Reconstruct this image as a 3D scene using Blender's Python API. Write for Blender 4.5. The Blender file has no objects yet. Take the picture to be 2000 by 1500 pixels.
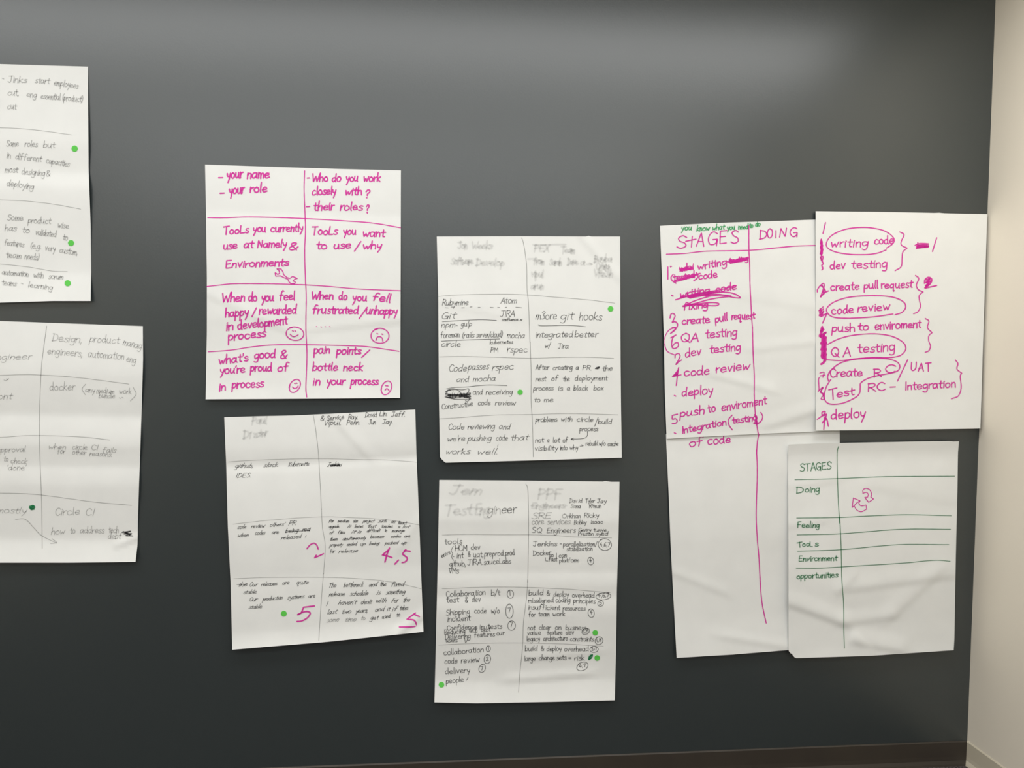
import bpy, bmesh, math, random
from math import sin, cos, tan, pi, radians, atan2, hypot
from mathutils import Vector, Matrix, noise
from mathutils.bvhtree import BVHTree

random.seed(7)
SC = bpy.context.scene
COL = SC.collection

# ---------------------------------------------------------------- camera
F_PX, IMG_W, IMG_H = 1500.0, 2000, 1500
PITCH, YAW, ROLL = radians(-2.0713), radians(-6.0082), radians(0.9290)
CAM_DIST = 2.42                                   # metres from the grey wall


def _rot():
    cy, sy, cp, sp, cr, sr = cos(YAW), sin(YAW), cos(PITCH), sin(PITCH), cos(ROLL), sin(ROLL)
    ry = Matrix(((cy, 0, sy), (0, 1, 0), (-sy, 0, cy)))
    rx = Matrix(((1, 0, 0), (0, cp, -sp), (0, sp, cp)))
    rz = Matrix(((cr, -sr, 0), (sr, cr, 0), (0, 0, 1)))
    m = ry @ rx @ rz                              # camera -> (right, up, out of the wall)
    return Matrix((m[0], -m[2], m[1])).to_3x3()   # -> Blender: x right, y into the wall, z up


ROT = _rot()


def ray(px, py):
    return ROT @ Vector(((px - IMG_W / 2) / F_PX, -(py - IMG_H / 2) / F_PX, -1.0))


_d = ray(1880, 1492)
CAM_Z = -_d.z / _d.y * CAM_DIST                   # floor is z = 0
CAM = Vector((0, -CAM_DIST, CAM_Z))


def at(px, py, off=0.0):
    """point `off` metres in front of the grey wall (y = 0)"""
    d = ray(px, py)
    return CAM + d * ((CAM_DIST - off) / d.y)


cam_data = bpy.data.cameras.new('camera')
cam_data.sensor_fit = 'HORIZONTAL'
cam_data.sensor_width = 36.0
cam_data.lens = F_PX / IMG_W * 36.0
cam_data.clip_start = 0.05
cam = bpy.data.objects.new('camera', cam_data)
COL.objects.link(cam)
cam.matrix_world = Matrix.Translation(CAM) @ ROT.to_4x4()
SC.camera = cam

# ---------------------------------------------------------------- light
XR = at(1917, 720).x                              # face of the cream side wall
XL, YB, ZC = -3.0, -6.0, 2.75                     # rest of the room
world = bpy.data.worlds.new('room_ambient')
world.use_nodes = True
world.node_tree.nodes['Background'].inputs[0].default_value = (1.0, 1.0, 1.0, 1)
world.node_tree.nodes['Background'].inputs[1].default_value = 0.1
SC.world = world


def troffer(name, x, y, sx, sy, watts, col=(0.995, 1.0, 1.0)):
    l = bpy.data.lights.new(name, 'AREA')
    l.shape = 'RECTANGLE'
    l.size, l.size_y = sx, sy
    l.energy = watts
    l.color = col
    o = bpy.data.objects.new(name, l)
    COL.objects.link(o)
    o.location = (x, y, ZC - 0.03)                # an area lamp points straight down
    return o


for ty, tw in ((-0.90, 41), (-2.35, 45), (-3.75, 56), (-5.15, 64)):   # four continuous rows of ceiling troffers
    troffer('ceiling_light', -0.42, ty, 4.3, 0.5, tw)

wall_fill = troffer('added_wall_fill', 1.25, -0.75, 0.3, 0.12, 1.8, (1.0, 0.95, 0.86))   # added fill lamp that brightens the cream wall, not a fitting of the room
wall_fill.data.spread = radians(95)
wall_fill.rotation_euler = (Vector((1.25, -0.75, ZC - 0.03)) - Vector((XR, -0.28, 1.95))).to_track_quat('Z', 'Y').to_euler()

vs = SC.view_settings
vs.view_transform = 'Standard'
vs.look = 'None'
vs.gamma = 1.0
vs.use_curve_mapping = False
vs.exposure = -0.20
SC.cycles.transparent_max_bounces = 64             # ink strokes are thin transparent layers


# ---------------------------------------------------------------- materials
def lin(c):
    return tuple(((v / 255) / 12.92 if v / 255 <= 0.04045 else ((v / 255 + 0.055) / 1.055) ** 2.4) for v in c) + (1,)


def mat(name, rgb, rough=0.6, spec=0.5):
    m = bpy.data.materials.new(name)
    m.use_nodes = True
    b = m.node_tree.nodes['Principled BSDF']
    b.inputs['Base Color'].default_value = lin(rgb)
    b.inputs['Roughness'].default_value = rough
    b.inputs['Specular IOR Level'].default_value = spec
    return m, m.node_tree, b


def noise_mix(nt, b, rgb1, rgb2, scale, detail=4, sc3=(1, 1, 1)):
    tc = nt.nodes.new('ShaderNodeTexCoord')
    mp = nt.nodes.new('ShaderNodeMapping')
    mp.inputs['Scale'].default_value = sc3
    n = nt.nodes.new('ShaderNodeTexNoise')
    n.inputs['Scale'].default_value = scale
    n.inputs['Detail'].default_value = detail
    r = nt.nodes.new('ShaderNodeValToRGB')
    r.color_ramp.elements[0].position, r.color_ramp.elements[1].position = 0.3, 0.7
    r.color_ramp.elements[0].color, r.color_ramp.elements[1].color = lin(rgb1), lin(rgb2)
    nt.links.new(tc.outputs['Object'], mp.inputs['Vector'])
    nt.links.new(mp.outputs['Vector'], n.inputs['Vector'])
    nt.links.new(n.outputs['Fac'], r.inputs['Fac'])
    nt.links.new(r.outputs['Color'], b.inputs['Base Color'])
    return tc, mp, n


def bump(nt, b, tex_out, strength, dist):
    bp = nt.nodes.new('ShaderNodeBump')
    bp.inputs['Strength'].default_value = strength
    bp.inputs['Distance'].default_value = dist
    nt.links.new(tex_out, bp.inputs['Height'])
    nt.links.new(bp.outputs['Normal'], b.inputs['Normal'])


def fine_noise(nt, tc, scale, sc3=(1, 1, 1)):
    mp = nt.nodes.new('ShaderNodeMapping')
    mp.inputs['Scale'].default_value = sc3
    n = nt.nodes.new('ShaderNodeTexNoise')
    n.inputs['Scale'].default_value = scale
    n.inputs['Detail'].default_value = 3
    nt.links.new(tc.outputs['Object'], mp.inputs['Vector'])
    nt.links.new(mp.outputs['Vector'], n.inputs['Vector'])
    return n.outputs['Fac']


M = {}
M['grey_wall'], nt, b = mat('dark_grey_eggshell_paint', (47, 54, 55), 0.33, 0.95)
tc, _, _ = noise_mix(nt, b, (46, 53, 54), (48, 55, 56), 1.3)
bump(nt, b, fine_noise(nt, tc, 160), 0.06, 0.002)
M['cream_wall'], nt, b = mat('cream_wall_paint', (236, 228, 212), 0.7, 0.3)
tc, _, _ = noise_mix(nt, b, (234, 226, 210), (238, 230, 214), 2.0)
bump(nt, b, fine_noise(nt, tc, 220), 0.05, 0.002)
M['dark_base'], nt, b = mat('dark_brown_vinyl_base', (60, 54, 47), 0.5, 0.4)
tc, _, _ = noise_mix(nt, b, (57, 51, 45), (63, 57, 49), 6.0)
M['cream_base'], nt, b = mat('cream_painted_base', (206, 198, 178), 0.4, 0.5)
M['carpet'], nt, b = mat('charcoal_carpet', (70, 64, 64), 0.95, 0.1)
tc, _, n = noise_mix(nt, b, (28, 26, 27), (112, 104, 103), 180.0)
bump(nt, b, n.outputs['Fac'], 0.8, 0.006)
M['ceiling'], nt, b = mat('white_ceiling_tile', (226, 224, 216), 0.9, 0.2)
M['paper'], nt, b = mat('white_easel_pad_paper', (236, 237, 234), 0.8, 0.25)
tc, _, _ = noise_mix(nt, b, (234, 235, 232), (238, 239, 236), 9.0)
bump(nt, b, fine_noise(nt, tc, 35), 0.05, 0.004)


def ink(key, name, rgb, alpha, soft=False):
    m, nt, b = mat(name, rgb, 0.55, 0.3)
    M[key] = m
    uv = nt.nodes.new('ShaderNodeUVMap')
    sep = nt.nodes.new('ShaderNodeSeparateXYZ')
    nt.links.new(uv.outputs['UV'], sep.inputs[0])
    # v runs 0..1 across the stroke: ink is thinner at the edges of the stroke
    a = nt.nodes.new('ShaderNodeMath'); a.operation = 'PINGPONG'; a.inputs[1].default_value = 0.5
    nt.links.new(sep.outputs['Y'], a.inputs[0])
    r = nt.nodes.new('ShaderNodeMapRange')
    r.interpolation_type = 'SMOOTHSTEP'
    r.inputs['From Min'].default_value = 0.0
    r.inputs['From Max'].default_value = 0.5 if soft else 0.30
    r.inputs['To Min'].default_value = 0.0 if soft else alpha * 0.25
    r.inputs['To Max'].default_value = alpha
    nt.links.new(a.outputs[0], r.inputs['Value'])
    nt.links.new(r.outputs['Result'], b.inputs['Alpha'])
    return m


ink('magenta', 'magenta_marker_ink', (224, 30, 166), 0.84)
ink('black', 'black_pen_ink', (36, 36, 38), 0.64)
ink('grey', 'grey_pencil_line', (78, 75, 75), 0.42)
ink('faint', 'faint_smudged_pen', (66, 62, 62), 0.40, True)
ink('smudge', 'smudged_pen', (76, 74, 74), 0.135, True)
ink('green', 'green_marker_ink', (26, 124, 74), 0.74)
ink('deep_green', 'dark_green_marker_blot', (12, 132, 78), 0.80)
ink('bright_green', 'bright_green_marker_ink', (20, 168, 88), 0.72)
M['dot'], nt, b = mat('light_green_sticker', (98, 206, 84), 0.6, 0.3)


# ---------------------------------------------------------------- helpers
def tag(o, label=None, cat=None, group=None, kind=None):
    if label: o['label'] = label
    if cat: o['category'] = cat
    if group: o['group'] = group
    if kind: o['kind'] = kind


def mesh_obj(name, verts, faces, m, parent=None, uvs=None, smooth=False):
    me = bpy.data.meshes.new(name)
    me.from_pydata(verts, [], faces)
    if uvs:
        lay = me.uv_layers.new(name='UVMap')
        for lp in me.loops:
            lay.data[lp.index].uv = uvs[lp.vertex_index]
    if smooth:
        me.polygons.foreach_set('use_smooth', [True] * len(me.polygons))
    me.materials.append(m)
    me.update()
    o = bpy.data.objects.new(name, me)
    COL.objects.link(o)
    if parent: o.parent = parent
    return o


def box(name, x0, x1, y0, y1, z0, z1, m):
    v = [(x, y, z) for x in (x0, x1) for y in (y0, y1) for z in (z0, z1)]
    f = [(0, 1, 3, 2), (4, 6, 7, 5), (0, 4, 5, 1), (2, 3, 7, 6), (0, 2, 6, 4), (1, 5, 7, 3)]
    o = mesh_obj(name, v, f, m)
    o['kind'] = 'structure'
    return o


def extrude_profile(name, prof, a, b, m):
    """prof = (out, z) outline of a moulding; a, b = (x, y, nx, ny) end frames"""
    v, n = [], len(prof)
    for (x, y, nx, ny) in (a, b):
        v += [(x + nx * p, y + ny * p, z) for p, z in prof]
    f = [(i, (i + 1) % n, n + (i + 1) % n, n + i) for i in range(n)]
    f += [tuple(range(n))[::-1], tuple(range(n, 2 * n))]
    o = mesh_obj(name, v, f, m)
    o['kind'] = 'structure'
    return o


# ---------------------------------------------------------------- the room
H_BASE = at(1889, 1446).z
box('wall_back', XL - 0.1, XR + 0.1, 0, 0.12, -0.1, ZC, M['grey_wall'])
box('wall_right', XR, XR + 0.12, YB, 0, -0.1, ZC, M['cream_wall'])
box('wall_left', XL - 0.12, XL, YB, 0, -0.1, ZC, M['cream_wall'])
box('wall_front', XL - 0.12, XR + 0.12, YB - 0.12, YB, -0.1, ZC, M['grey_wall'])
box('floor', XL - 0.12, XR + 0.12, YB - 0.12, 0.12, -0.1, 0, M['carpet'])
box('ceiling', XL - 0.12, XR + 0.12, YB - 0.12, 0.12, ZC, ZC + 0.1, M['ceiling'])
PROF = [(0, 0), (0.013, 0), (0.011, 0.006), (0.0055, 0.016), (0.0045, 0.03), (0.0045, H_BASE - 0.0035), (0.0015, H_BASE), (0, H_BASE)]
extrude_profile('baseboard_back', PROF, (XL, 0, 0, -1), (XR, 0, 0, -1), M['dark_base'])
extrude_profile('baseboard_right', PROF, (XR, 0, -1, 0), (XR, YB, -1, 0), M['cream_base'])


# ---------------------------------------------------------------- sheets of paper
def poly_at(pts, t):
    L = [0]
    for a, b in zip(pts, pts[1:]): L.append(L[-1] + hypot(b[0] - a[0], b[1] - a[1]))
    s = t * L[-1]
    for i in range(len(pts) - 1):
        if s <= L[i + 1] or i == len(pts) - 2:
            k = (s - L[i]) / (L[i + 1] - L[i])
            return (pts[i][0] + (pts[i + 1][0] - pts[i][0]) * k, pts[i][1] + (pts[i + 1][1] - pts[i][1]) * k)


def interp(tab, x):
    if x <= tab[0][0]: return tab[0][1]
    for (a, va), (b, vb) in zip(tab, tab[1:]):
        if x <= b:
            k = (x - a) / (b - a)
            k = k * k * (3 - 2 * k)
            return va + (vb - va) * k
    return tab[-1][1]


SHEETS = {}
RELIEF = 3.2


class Sheet:
    """One easel-pad sheet hung on the wall.  bands = (v, tilt in degrees): how the paper leans out
    on its way down; creases = ridges pressed into it; side = bow across the width."""

    def __init__(self, key, name, label, group, top, right, bottom, left, bands, base=0.0008, crumple=0.0006,
                 creases=(), cut=None, side=0.0, seed=0, clip_x=None, curl=()):
        nu, nv = 64, 76
        h = (at(*bottom[0]) - at(*top[0])).length
        TL, TR, BL, BR = top[0], top[-1], bottom[0], bottom[-1]
        prof, d = [], 0.0
        NS = 200
        mean = sum(interp(bands, i / 50) for i in range(51)) / 51
        for i in range(NS + 1):
            prof.append(d)
            d += tan(radians(mean + RELIEF * (interp(bands, (i + .5) / NS) - mean))) * h / NS
        if bands[0][1] > 0:                            # the top edge is stuck to the wall: lean out just enough to stay in front of it
            k = max(0, max(-p / i for i, p in enumerate(prof) if i))
            prof = [p + k * i for i, p in enumerate(prof)]
        mn = min(prof)
        prof = [p - mn + base for p in prof]
        self.front = []
        for j in range(nv + 1):
            v = j / nv
            for i in range(nu + 1):
                u = i / nu
                if cut:                                    # a corner snipped or folded away (bottom left)
                    cu, cv = cut
                    e = (1 - v) / cv + u / cu
                    uu, vv = u, v
                    if e < 1:
                        k = (1 - e) / 2
                        uu, vv = u + cu * k, v - cv * k
                else:
                    uu, vv = u, v
                t, bo, l, r = poly_at(top, uu), poly_at(bottom, uu), poly_at(left, vv), poly_at(right, vv)
                P = []
                for c in (0, 1):
                    P.append((1 - vv) * t[c] + vv * bo[c] + (1 - uu) * l[c] + uu * r[c]
                             - ((1 - uu) * (1 - vv) * TL[c] + uu * (1 - vv) * TR[c] + (1 - uu) * vv * BL[c] + uu * vv * BR[c]))
                d = prof[min(NS, int(vv * NS))] + (prof[min(NS, int(vv * NS) + 1)] - prof[min(NS, int(vv * NS))]) * (vv * NS - int(vv * NS))
                fade = min(1, vv * 6) if not curl else 1
                d += side * (4 * (uu - .5) ** 2) * vv
                d += 1.4 * crumple * fade * (noise.noise((uu * 2.6 + seed * 9, vv * 4.2, seed)) + .55 * noise.noise((uu * 6 + seed, vv * 9, seed * 3.1)))
                for (u0, v0, u1, v1, amp, w) in creases:
                    dx, dy = u1 - u0, v1 - v0
                    L2 = dx * dx + dy * dy
                    s = ((uu - u0) * dx + (vv - v0) * dy) / L2
                    dist = ((uu - u0) * dy - (vv - v0) * dx) / math.sqrt(L2)
                    end = 1 if 0 <= s <= 1 else max(0, 1 - (abs(s - .5) - .5) * 4)
                    q = max(0, 1 - abs(dist) / (w if dist > 0 else w * .35))
                    d += 1.7 * amp * q * q * (3 - 2 * q) * end
                for (cu0, cv0, amp) in curl:
                    d += amp * max(0, 1 - vv / cv0) ** 2 * (max(0, 1 - uu / cu0) if cu0 else 1)
                p = at(P[0], P[1], max(d, base))
                if clip_x is not None and p.x > clip_x: p.x = clip_x
                self.front.append(p)
        self.nu, self.nv = nu, nv
        W = nu + 1
        faces = [(j * W + i, (j + 1) * W + i, (j + 1) * W + i + 1, j * W + i + 1) for j in range(nv) for i in range(nu)]
        self.bvh = BVHTree.FromPolygons(self.front, faces)
        n = len(self.front)
        o_ = self.front[0].copy()
        o_ = Vector((at(*poly_at(top, .5)).x, 0, at(*poly_at(top, .5)).z))
        self.org = o_
        verts = [p - o_ for p in self.front] + [p + Vector((0, 0.0003, 0)) - o_ for p in self.front]
        back = [tuple(n + k for k in f[::-1]) for f in faces]
        rim = [k for k in range(W)] + [j * W + nu for j in range(1, nv + 1)] + [nv * W + i for i in range(nu - 1, -1, -1)] + [j * W for j in range(nv - 1, 0, -1)]
        nb = len(verts)                                # the cut edge gets vertices of its own so its shading stays crisp
        verts += [verts[k] for k in rim] + [verts[n + k] for k in rim]
        R_ = len(rim)
        side_f = [(nb + k, nb + R_ + k, nb + R_ + (k + 1) % R_, nb + (k + 1) % R_) for k in range(R_)]
        self.obj = mesh_obj(name, verts, faces + back + side_f, M['paper'])
        me = self.obj.data
        me.polygons.foreach_set('use_smooth', [i < 2 * len(faces) for i in range(len(me.polygons))])
        self.obj.location = o_
        tag(self.obj, label, 'poster', group)
        self.k = 0
        SHEETS[key] = self

    def on(self, px, py, lift):
        d = ray(px, py).normalized()
        hit, nrm, _, _ = self.bvh.ray_cast(CAM, d)
        if hit is None:
            hit, nrm, _, _ = self.bvh.find_nearest(at(px, py, 0.004))
        if nrm.y > 0: nrm = -nrm
        return hit + nrm * lift - self.org


# ---------------------------------------------------------------- strokes of ink
def smooth(pts, step):
    """Catmull-Rom through pts; a repeated point makes a corner"""
    out = []
    segs, cur = [], [pts[0]]
    for p in pts[1:]:
        if hypot(p[0] - cur[-1][0], p[1] - cur[-1][1]) < 1e-6:
            segs.append(cur); cur = [p]
        else:
            cur.append(p)
    segs.append(cur)
    for s in segs:
        if len(s) < 2: continue
        e = [(2 * s[0][0] - s[1][0], 2 * s[0][1] - s[1][1])] + s + [(2 * s[-1][0] - s[-2][0], 2 * s[-1][1] - s[-2][1])]
        for i in range(1, len(e) - 2):
            p0, p1, p2, p3 = e[i - 1:i + 3]
            n = max(1, int(hypot(p2[0] - p1[0], p2[1] - p1[1]) / step))
            for k in range(n):
                t = k / n
                out.append(tuple(.5 * (2 * p1[c] + (p2[c] - p0[c]) * t + (2 * p0[c] - 5 * p1[c] + 4 * p2[c] - p3[c]) * t * t
                                       + (3 * p1[c] - p0[c] - 3 * p2[c] + p3[c]) * t ** 3) for c in (0, 1)))
        out.append(s[-1])
    return out


def sharp(pts):
    return [q for p in pts for q in (p, p)][1:-1]


def ribbon(sh, pts, w, V, Fc, U, taper=0.25):
    pts = smooth(pts, max(0.9, w * .45))
    q = [pts[0]]
    for p in pts[1:]:
        if hypot(p[0] - q[-1][0], p[1] - q[-1][1]) > 0.15: q.append(p)
    if len(q) < 2: q = [q[0], (q[0][0] + .3, q[0][1] + .3)]
    n = len(q)
    sh.k = (sh.k + 1) % 40
    lift = 0.00045 + sh.k * 1.2e-5
    ph = random.random() * 50
    base = len(V)
    tot = 0
    rows = []
    for i, p in enumerate(q):
        a, b = q[max(0, i - 1)], q[min(n - 1, i + 1)]
        tx, ty = b[0] - a[0], b[1] - a[1]
        L = hypot(tx, ty) or 1
        nx, ny = -ty / L, tx / L
        if i: tot += hypot(p[0] - q[i - 1][0], p[1] - q[i - 1][1])
        ww = w * .5 * (1 + .16 * noise.noise((tot * .11 + ph, ph, 0)))
        rows.append((p, nx, ny, tx / L, ty / L, ww))
    full = []
    p, nx, ny, tx, ty, ww = rows[0]
    for k in (1.0, .7): full.append((p[0] - tx * ww * k, p[1] - ty * ww * k, nx, ny, ww * math.sqrt(max(0.03, 1 - k * k))))
    for p, nx, ny, tx, ty, ww in rows: full.append((p[0], p[1], nx, ny, ww))
    p, nx, ny, tx, ty, ww = rows[-1]
    for k in (.7, 1.0): full.append((p[0] + tx * ww * k, p[1] + ty * ww * k, nx, ny, ww * math.sqrt(max(0.03, 1 - k * k))))
    for i, (x, y, nx, ny, ww) in enumerate(full):
        V.append(sh.on(x + nx * ww, y + ny * ww, lift)); U.append((i, 0.0))
        V.append(sh.on(x, y, lift)); U.append((i, .5))
        V.append(sh.on(x - nx * ww, y - ny * ww, lift)); U.append((i, 1.0))
        if i:
            k = base + i * 3
            Fc.append((k - 3, k - 2, k + 1, k)); Fc.append((k - 2, k - 1, k + 2, k + 1))


PEN = {'magenta': .9, 'black': .92, 'grey': .9, 'smudge': 1.25, 'faint': .95, 'green': 1.0}


def part(key, name, m, w, strokes, label=None):
    sh = SHEETS[key]
    V, Fc, U = [], [], []
    w *= PEN.get(m, 1)
    for s in strokes: ribbon(sh, s, w, V, Fc, U)
    o = mesh_obj(name, V, Fc, M[m], sh.obj, U)
    if label: o['label'] = label
    return o


# single-stroke alphabet: x height 10, capitals 17; '^' keeps corners
FONT = {
 'a': '8,8.5 5,10 1.5,8 .8,4 2.5,.6 5.5,1 8,5|8.3,9.5 8,3 9.3,.3', 'b': '1,18 1,9 1,0|1,6 4,9.7 7.5,8 8,4 5.5,.5 1.2,1.2',
 'c': '8,8.5 5,10 1.8,8 1,4 3,.8 6,.3 8.5,2', 'd': '7.8,8 5,9.8 1.5,8 1,3.5 3.5,.3 7.5,3|8,18 7.8,8 8,2 9,0',
 'e': '1.2,5 8,6 7,9.3 4.5,10 1.5,7.5 1.2,3.5 3.5,.4 8.5,1.8', 'f': '8,17 5.5,18.3 3.5,15 3.3,8 3,0|.5,9.5 7,10',
 'g': '7.8,8.5 5,10 1.5,8 1.2,4 3.5,1 7.5,4|8,9.8 8,0 7,-5.5 4,-7 1,-5.5', 'h': '1,18 1,0|1,5.5 3.5,9.3 6.5,9.5 7.5,6 7.7,0',
 'i': '1.5,10 1.5,0|1.9,14 1.8,13.4', 'j': '3,10 3,-4 1,-7 -1,-5.5|3.3,14 3.2,13.4', 'k': '1,18 1,0|^7,10 1.3,4.8 7.5,0',
 'l': '1.5,18 1.3,3 2.3,0', 'm': '1,10 1,0|1,6 3.5,9.8 5.5,8.5 5.7,0|5.7,6 8.5,9.8 10.5,8.5 10.7,0',
 'n': '1,10 1,0|1,6 4,9.8 6.8,8.5 7.2,0', 'o': '5,10 2,8.8 .8,5 2.3,1 5,.1 8,2 8.7,5.8 7,9.2 4.6,9.9',
 'p': '1.3,10 1,2 1,-7|1.2,7 4,10 7.5,8.5 7.8,4.5 5,1 1.2,1.8', 'q': '7.8,8.5 5,10 1.5,8 1.2,4 3.5,1 7.5,4|8,9.8 7.8,-7 10,-5',
 'r': '1,10 1.2,0|1.2,5.5 3.5,9 6.3,9.8', 's': '7,8.8 4.5,10 1.5,8.3 3,5.8 6.5,4 7,1.6 4,0 .8,1',
 't': '3.5,15 3.3,4 4,.6 6,.5|.5,10 7,10.3', 'u': '1,10 1,3.5 3,.3 6,1.5 7.5,5|7.7,10 7.7,2 9,0', 'v': '^1,10 4,.2 7.5,10.5',
 'w': '^1,10 3,.3 5.7,7.5 7.8,.3 11,10.3', 'x': '1,10 7.5,0|7.5,10 1,0', 'y': '1,10 2,5 4.5,3.5 7,5.5|7.8,10 6,1 3,-7',
 'z': '^1,10 7.5,10 1,.2 8,.2',
 'A': '^.5,0 5.5,17 10,0|2.3,6 8.5,6.3', 'B': '1,17 1,0|1,17 6,16.5 7.5,13 5,9.5 1.3,9|1.3,9 7,8 9,4.5 6.5,.7 1,0',
 'C': '9.5,14 6,17 2.5,14.5 1,8.5 3,2 6.5,0 10,2.5', 'D': '1.5,17 1.3,0|.5,17 7,15.5 10.5,9 7.5,2 .6,0',
 'E': '^9,17 1.3,16.5 1.3,0 9,.5|1.5,9 7.5,9.3', 'F': '^9,17 1.5,16.5 1.3,0|1.5,9 7,9.3',
 'G': '9.5,14.5 6,17 2.5,14 1,8 3,1.8 6.5,.3 9.5,3 9.7,7|^5.6,7.2 10,7 10,-1', 'H': '1,17 1,0|9,17 9,0|1,8.5 9,9', 'I': '2,17 2,0',
 'J': '1,17 9,17|6,17 6,4 4,0 1,2', 'K': '1,17 1,0|^9,17 1.5,8 9.5,0', 'L': '^1.5,17 1.3,.3 8.5,.5', 'M': '^1,0 2,17 6.5,6 11,17 12,0',
 'N': '^1,0 1.5,17 9,.5 9.5,17', 'O': '6,17 2.5,14.5 1,8.5 3,2 6.5,0 10,3 11,9 9.5,14.5 5.6,16.9', 'P': '1.3,17 1.2,0|1,16.5 6.5,16.5 9,13 6.5,9 1.5,8',
 'Q': '6,17 2.5,14.5 1,8.5 3,2 6.5,0 10,3 11,9 9.5,14.5 5.6,16.9|6,5 11.8,-1.5', 'R': '1.3,17 1.2,0|1,16.5 6.5,16.5 9,13 6.5,9 1.5,8|4,8.5 10,0',
 'S': '9,14.5 5.5,17 2,14 3.5,10 8,7 9,3 5,0 1,2', 'T': '0,16.5 11,17|5.7,16.7 5.5,0', 'U': '1,17 1.3,4 4,.3 8,1.5 10,6 10,17',
 'V': '^.5,17 5,0 10,17', 'W': '^.5,17 3.5,0 7.5,12 11,0 15.5,18', 'X': '1,17 9,0|9,17 1,0', 'Y': '1,17 5,9 5,0|9,17 5,9',
 '1': '3,16 3,0', '2': '1,12 3,15.5 7,15 7.5,11 1,0 1,0 9,.5', '3': '1,14 5,16 7.5,13 4,8.8 8,5.5 6,.8 1,1.2', '4': '^6,16 1,6 9,6.5|6.3,10 6,0',
 '5': '^8,16 2,15.5 1.8,9|1.8,9 6,9.5 8,5.5 5.5,.5 1,1', '6': '7,16 2.5,10 1.3,4 4,0 7.5,3 6,7.5 1.8,5', '7': '^1,15 8,15.5 4,0',
 '8': '7,13 4,16 1.5,13 7.5,4 4,0 1,3.5 7,13', '9': '7.5,13 4,16 1.3,12 4,9 7.5,12 7,0',
 '.': '1,.4 1.6,.2', ',': '1.6,1 .6,-3', "'": '1.5,17 1,13.5', '!': '1.5,17 1.3,5|1.2,.6 1.4,.2', '?': '.5,13.5 3,17 6.5,15 5,10.5 3,8 3,5.5|3,.6 3.3,.2',
 '/': '0,-3 7,18', '(': '4,18 1,12 1,4 4,-2', ')': '0,18 3,12 3,4 0,-2', '&': '9,0 2,12 4,16.5 7,14 1,5 3,.5 7,1.5 9.5,7', '+': '4,10 4,2|0,6 8,6',
 '-': '0,6 6,6', '=': '0,8 7,8|0,4 7,4', ':': '1,9 1.4,8.7|1,1 1.4,.7',
}
WIDTH = {'i': 3.5, 'l': 3.8, 'j': 5, 'm': 12.3, 'w': 12, 'r': 7, 's': 8, 't': 7.2, 'I': 4, 'M': 13, 'W': 16, '1': 5, '.': 3, ',': 3, "'": 3, '!': 3,
         '(': 5, ')': 4.5, '/': 7.5, 'A': 11, 'C': 11, 'D': 11.5, 'G': 11.5, 'O': 12, 'Q': 12.5, 'R': 10.5, 'T': 11.5, 'U': 11.5, 'V': 10.5, 'N': 11}
GLYPH = {}
for ch, s in FONT.items():
    gl = []
    for st in s.split('|'):
        sh_ = st[0] == '^'
        pts = [tuple(map(float, p.split(','))) for p in st.lstrip('^').split()]
        gl.append(sharp(pts) if sh_ else pts)
    GLYPH[ch] = (gl, WIDTH.get(ch, max(p[0] for st in gl for p in st) + 1.6))


def word(crop, xh, text, x0, y0, x1, y1, slant=.12, join=False, jit=.42):
    """handwrite `text` with its baseline from (x0, y0) to (x1, y1)"""
    ox, oy, s = crop
    tot = sum(GLYPH[c][1] for c in text) - 1.6
    ang = atan2(y1 - y0, x1 - x0)
    L = hypot(x1 - x0, y1 - y0)
    sx = L / max(tot, .1) if len(text) > 1 or tot > 2.5 else xh / 10
    sy = xh / 10
    out, cx = [], -.8
    J = lambda a: random.uniform(-a, a)
    for c in text:
        gl, wd = GLYPH[c]
        dy, k, lean = J(.5), 1 + J(.06), slant + J(.04)
        for st in gl:
            pts, last, lastq = [], None, None
            for (x, y) in st:
                if (x, y) == last: pts.append(lastq); continue
                last = (x, y)
                gx = (cx + x + J(jit) + lean * y) * sx
                gy = (y * k + dy + J(jit)) * sy
                lastq = (ox + (x0 + gx * cos(ang) + gy * sin(ang)) / s, oy + (y0 + gx * sin(ang) - gy * cos(ang)) / s)
                pts.append(lastq)
            if join and out and st is gl[0] and out[-1] and hypot(out[-1][-1][0] - pts[0][0], out[-1][-1][1] - pts[0][1]) < xh * .9 / s and random.random() < .55:
                out[-1].extend(pts)
            else:
                out.append(pts)
        cx += wd
    return out


def W(crop, xh, spec, **kw):
    """'word x0 y0 x1 y1; word ...' in the pixels of a crop (ox, oy, scale) of the photograph"""
    out = []
    for it in spec.split(';'):
        p = it.split()
        if p: out += word(crop, xh, p[0], *map(float, p[1:5]), **kw)
    return out


def L(crop, spec, corner=False):
    ox, oy, s = crop
    out = []
    for st in spec.split('|'):
        pts = [(ox + float(p.split(',')[0]) / s, oy + float(p.split(',')[1]) / s) for p in st.split()]
        out.append(sharp(pts) if corner else pts)
    return out


def O(crop, cx, cy, rx, ry, rot=0.0, start=2.2, sweep=6.6):
    ox, oy, s = crop
    out = []
    for i in range(19):
        a = start - sweep * i / 18
        k = 1 + .06 * sin(a * 2 + cx) - .05 * i / 18
        x, y = rx * k * cos(a), -ry * k * sin(a)
        out.append((ox + (cx + x * cos(rot) - y * sin(rot)) / s, oy + (cy + x * sin(rot) + y * cos(rot)) / s))
    return [out]


def dots(crop, spec, r=3):
    ox, oy, s = crop
    out = []
    for p in spec.split():
        x, y = map(float, p.split(','))
        out.append([(ox + (x - r) / s, oy + (y - r * .4) / s), (ox + (x + r) / s, oy + (y + r * .4) / s)])
    return out


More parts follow.
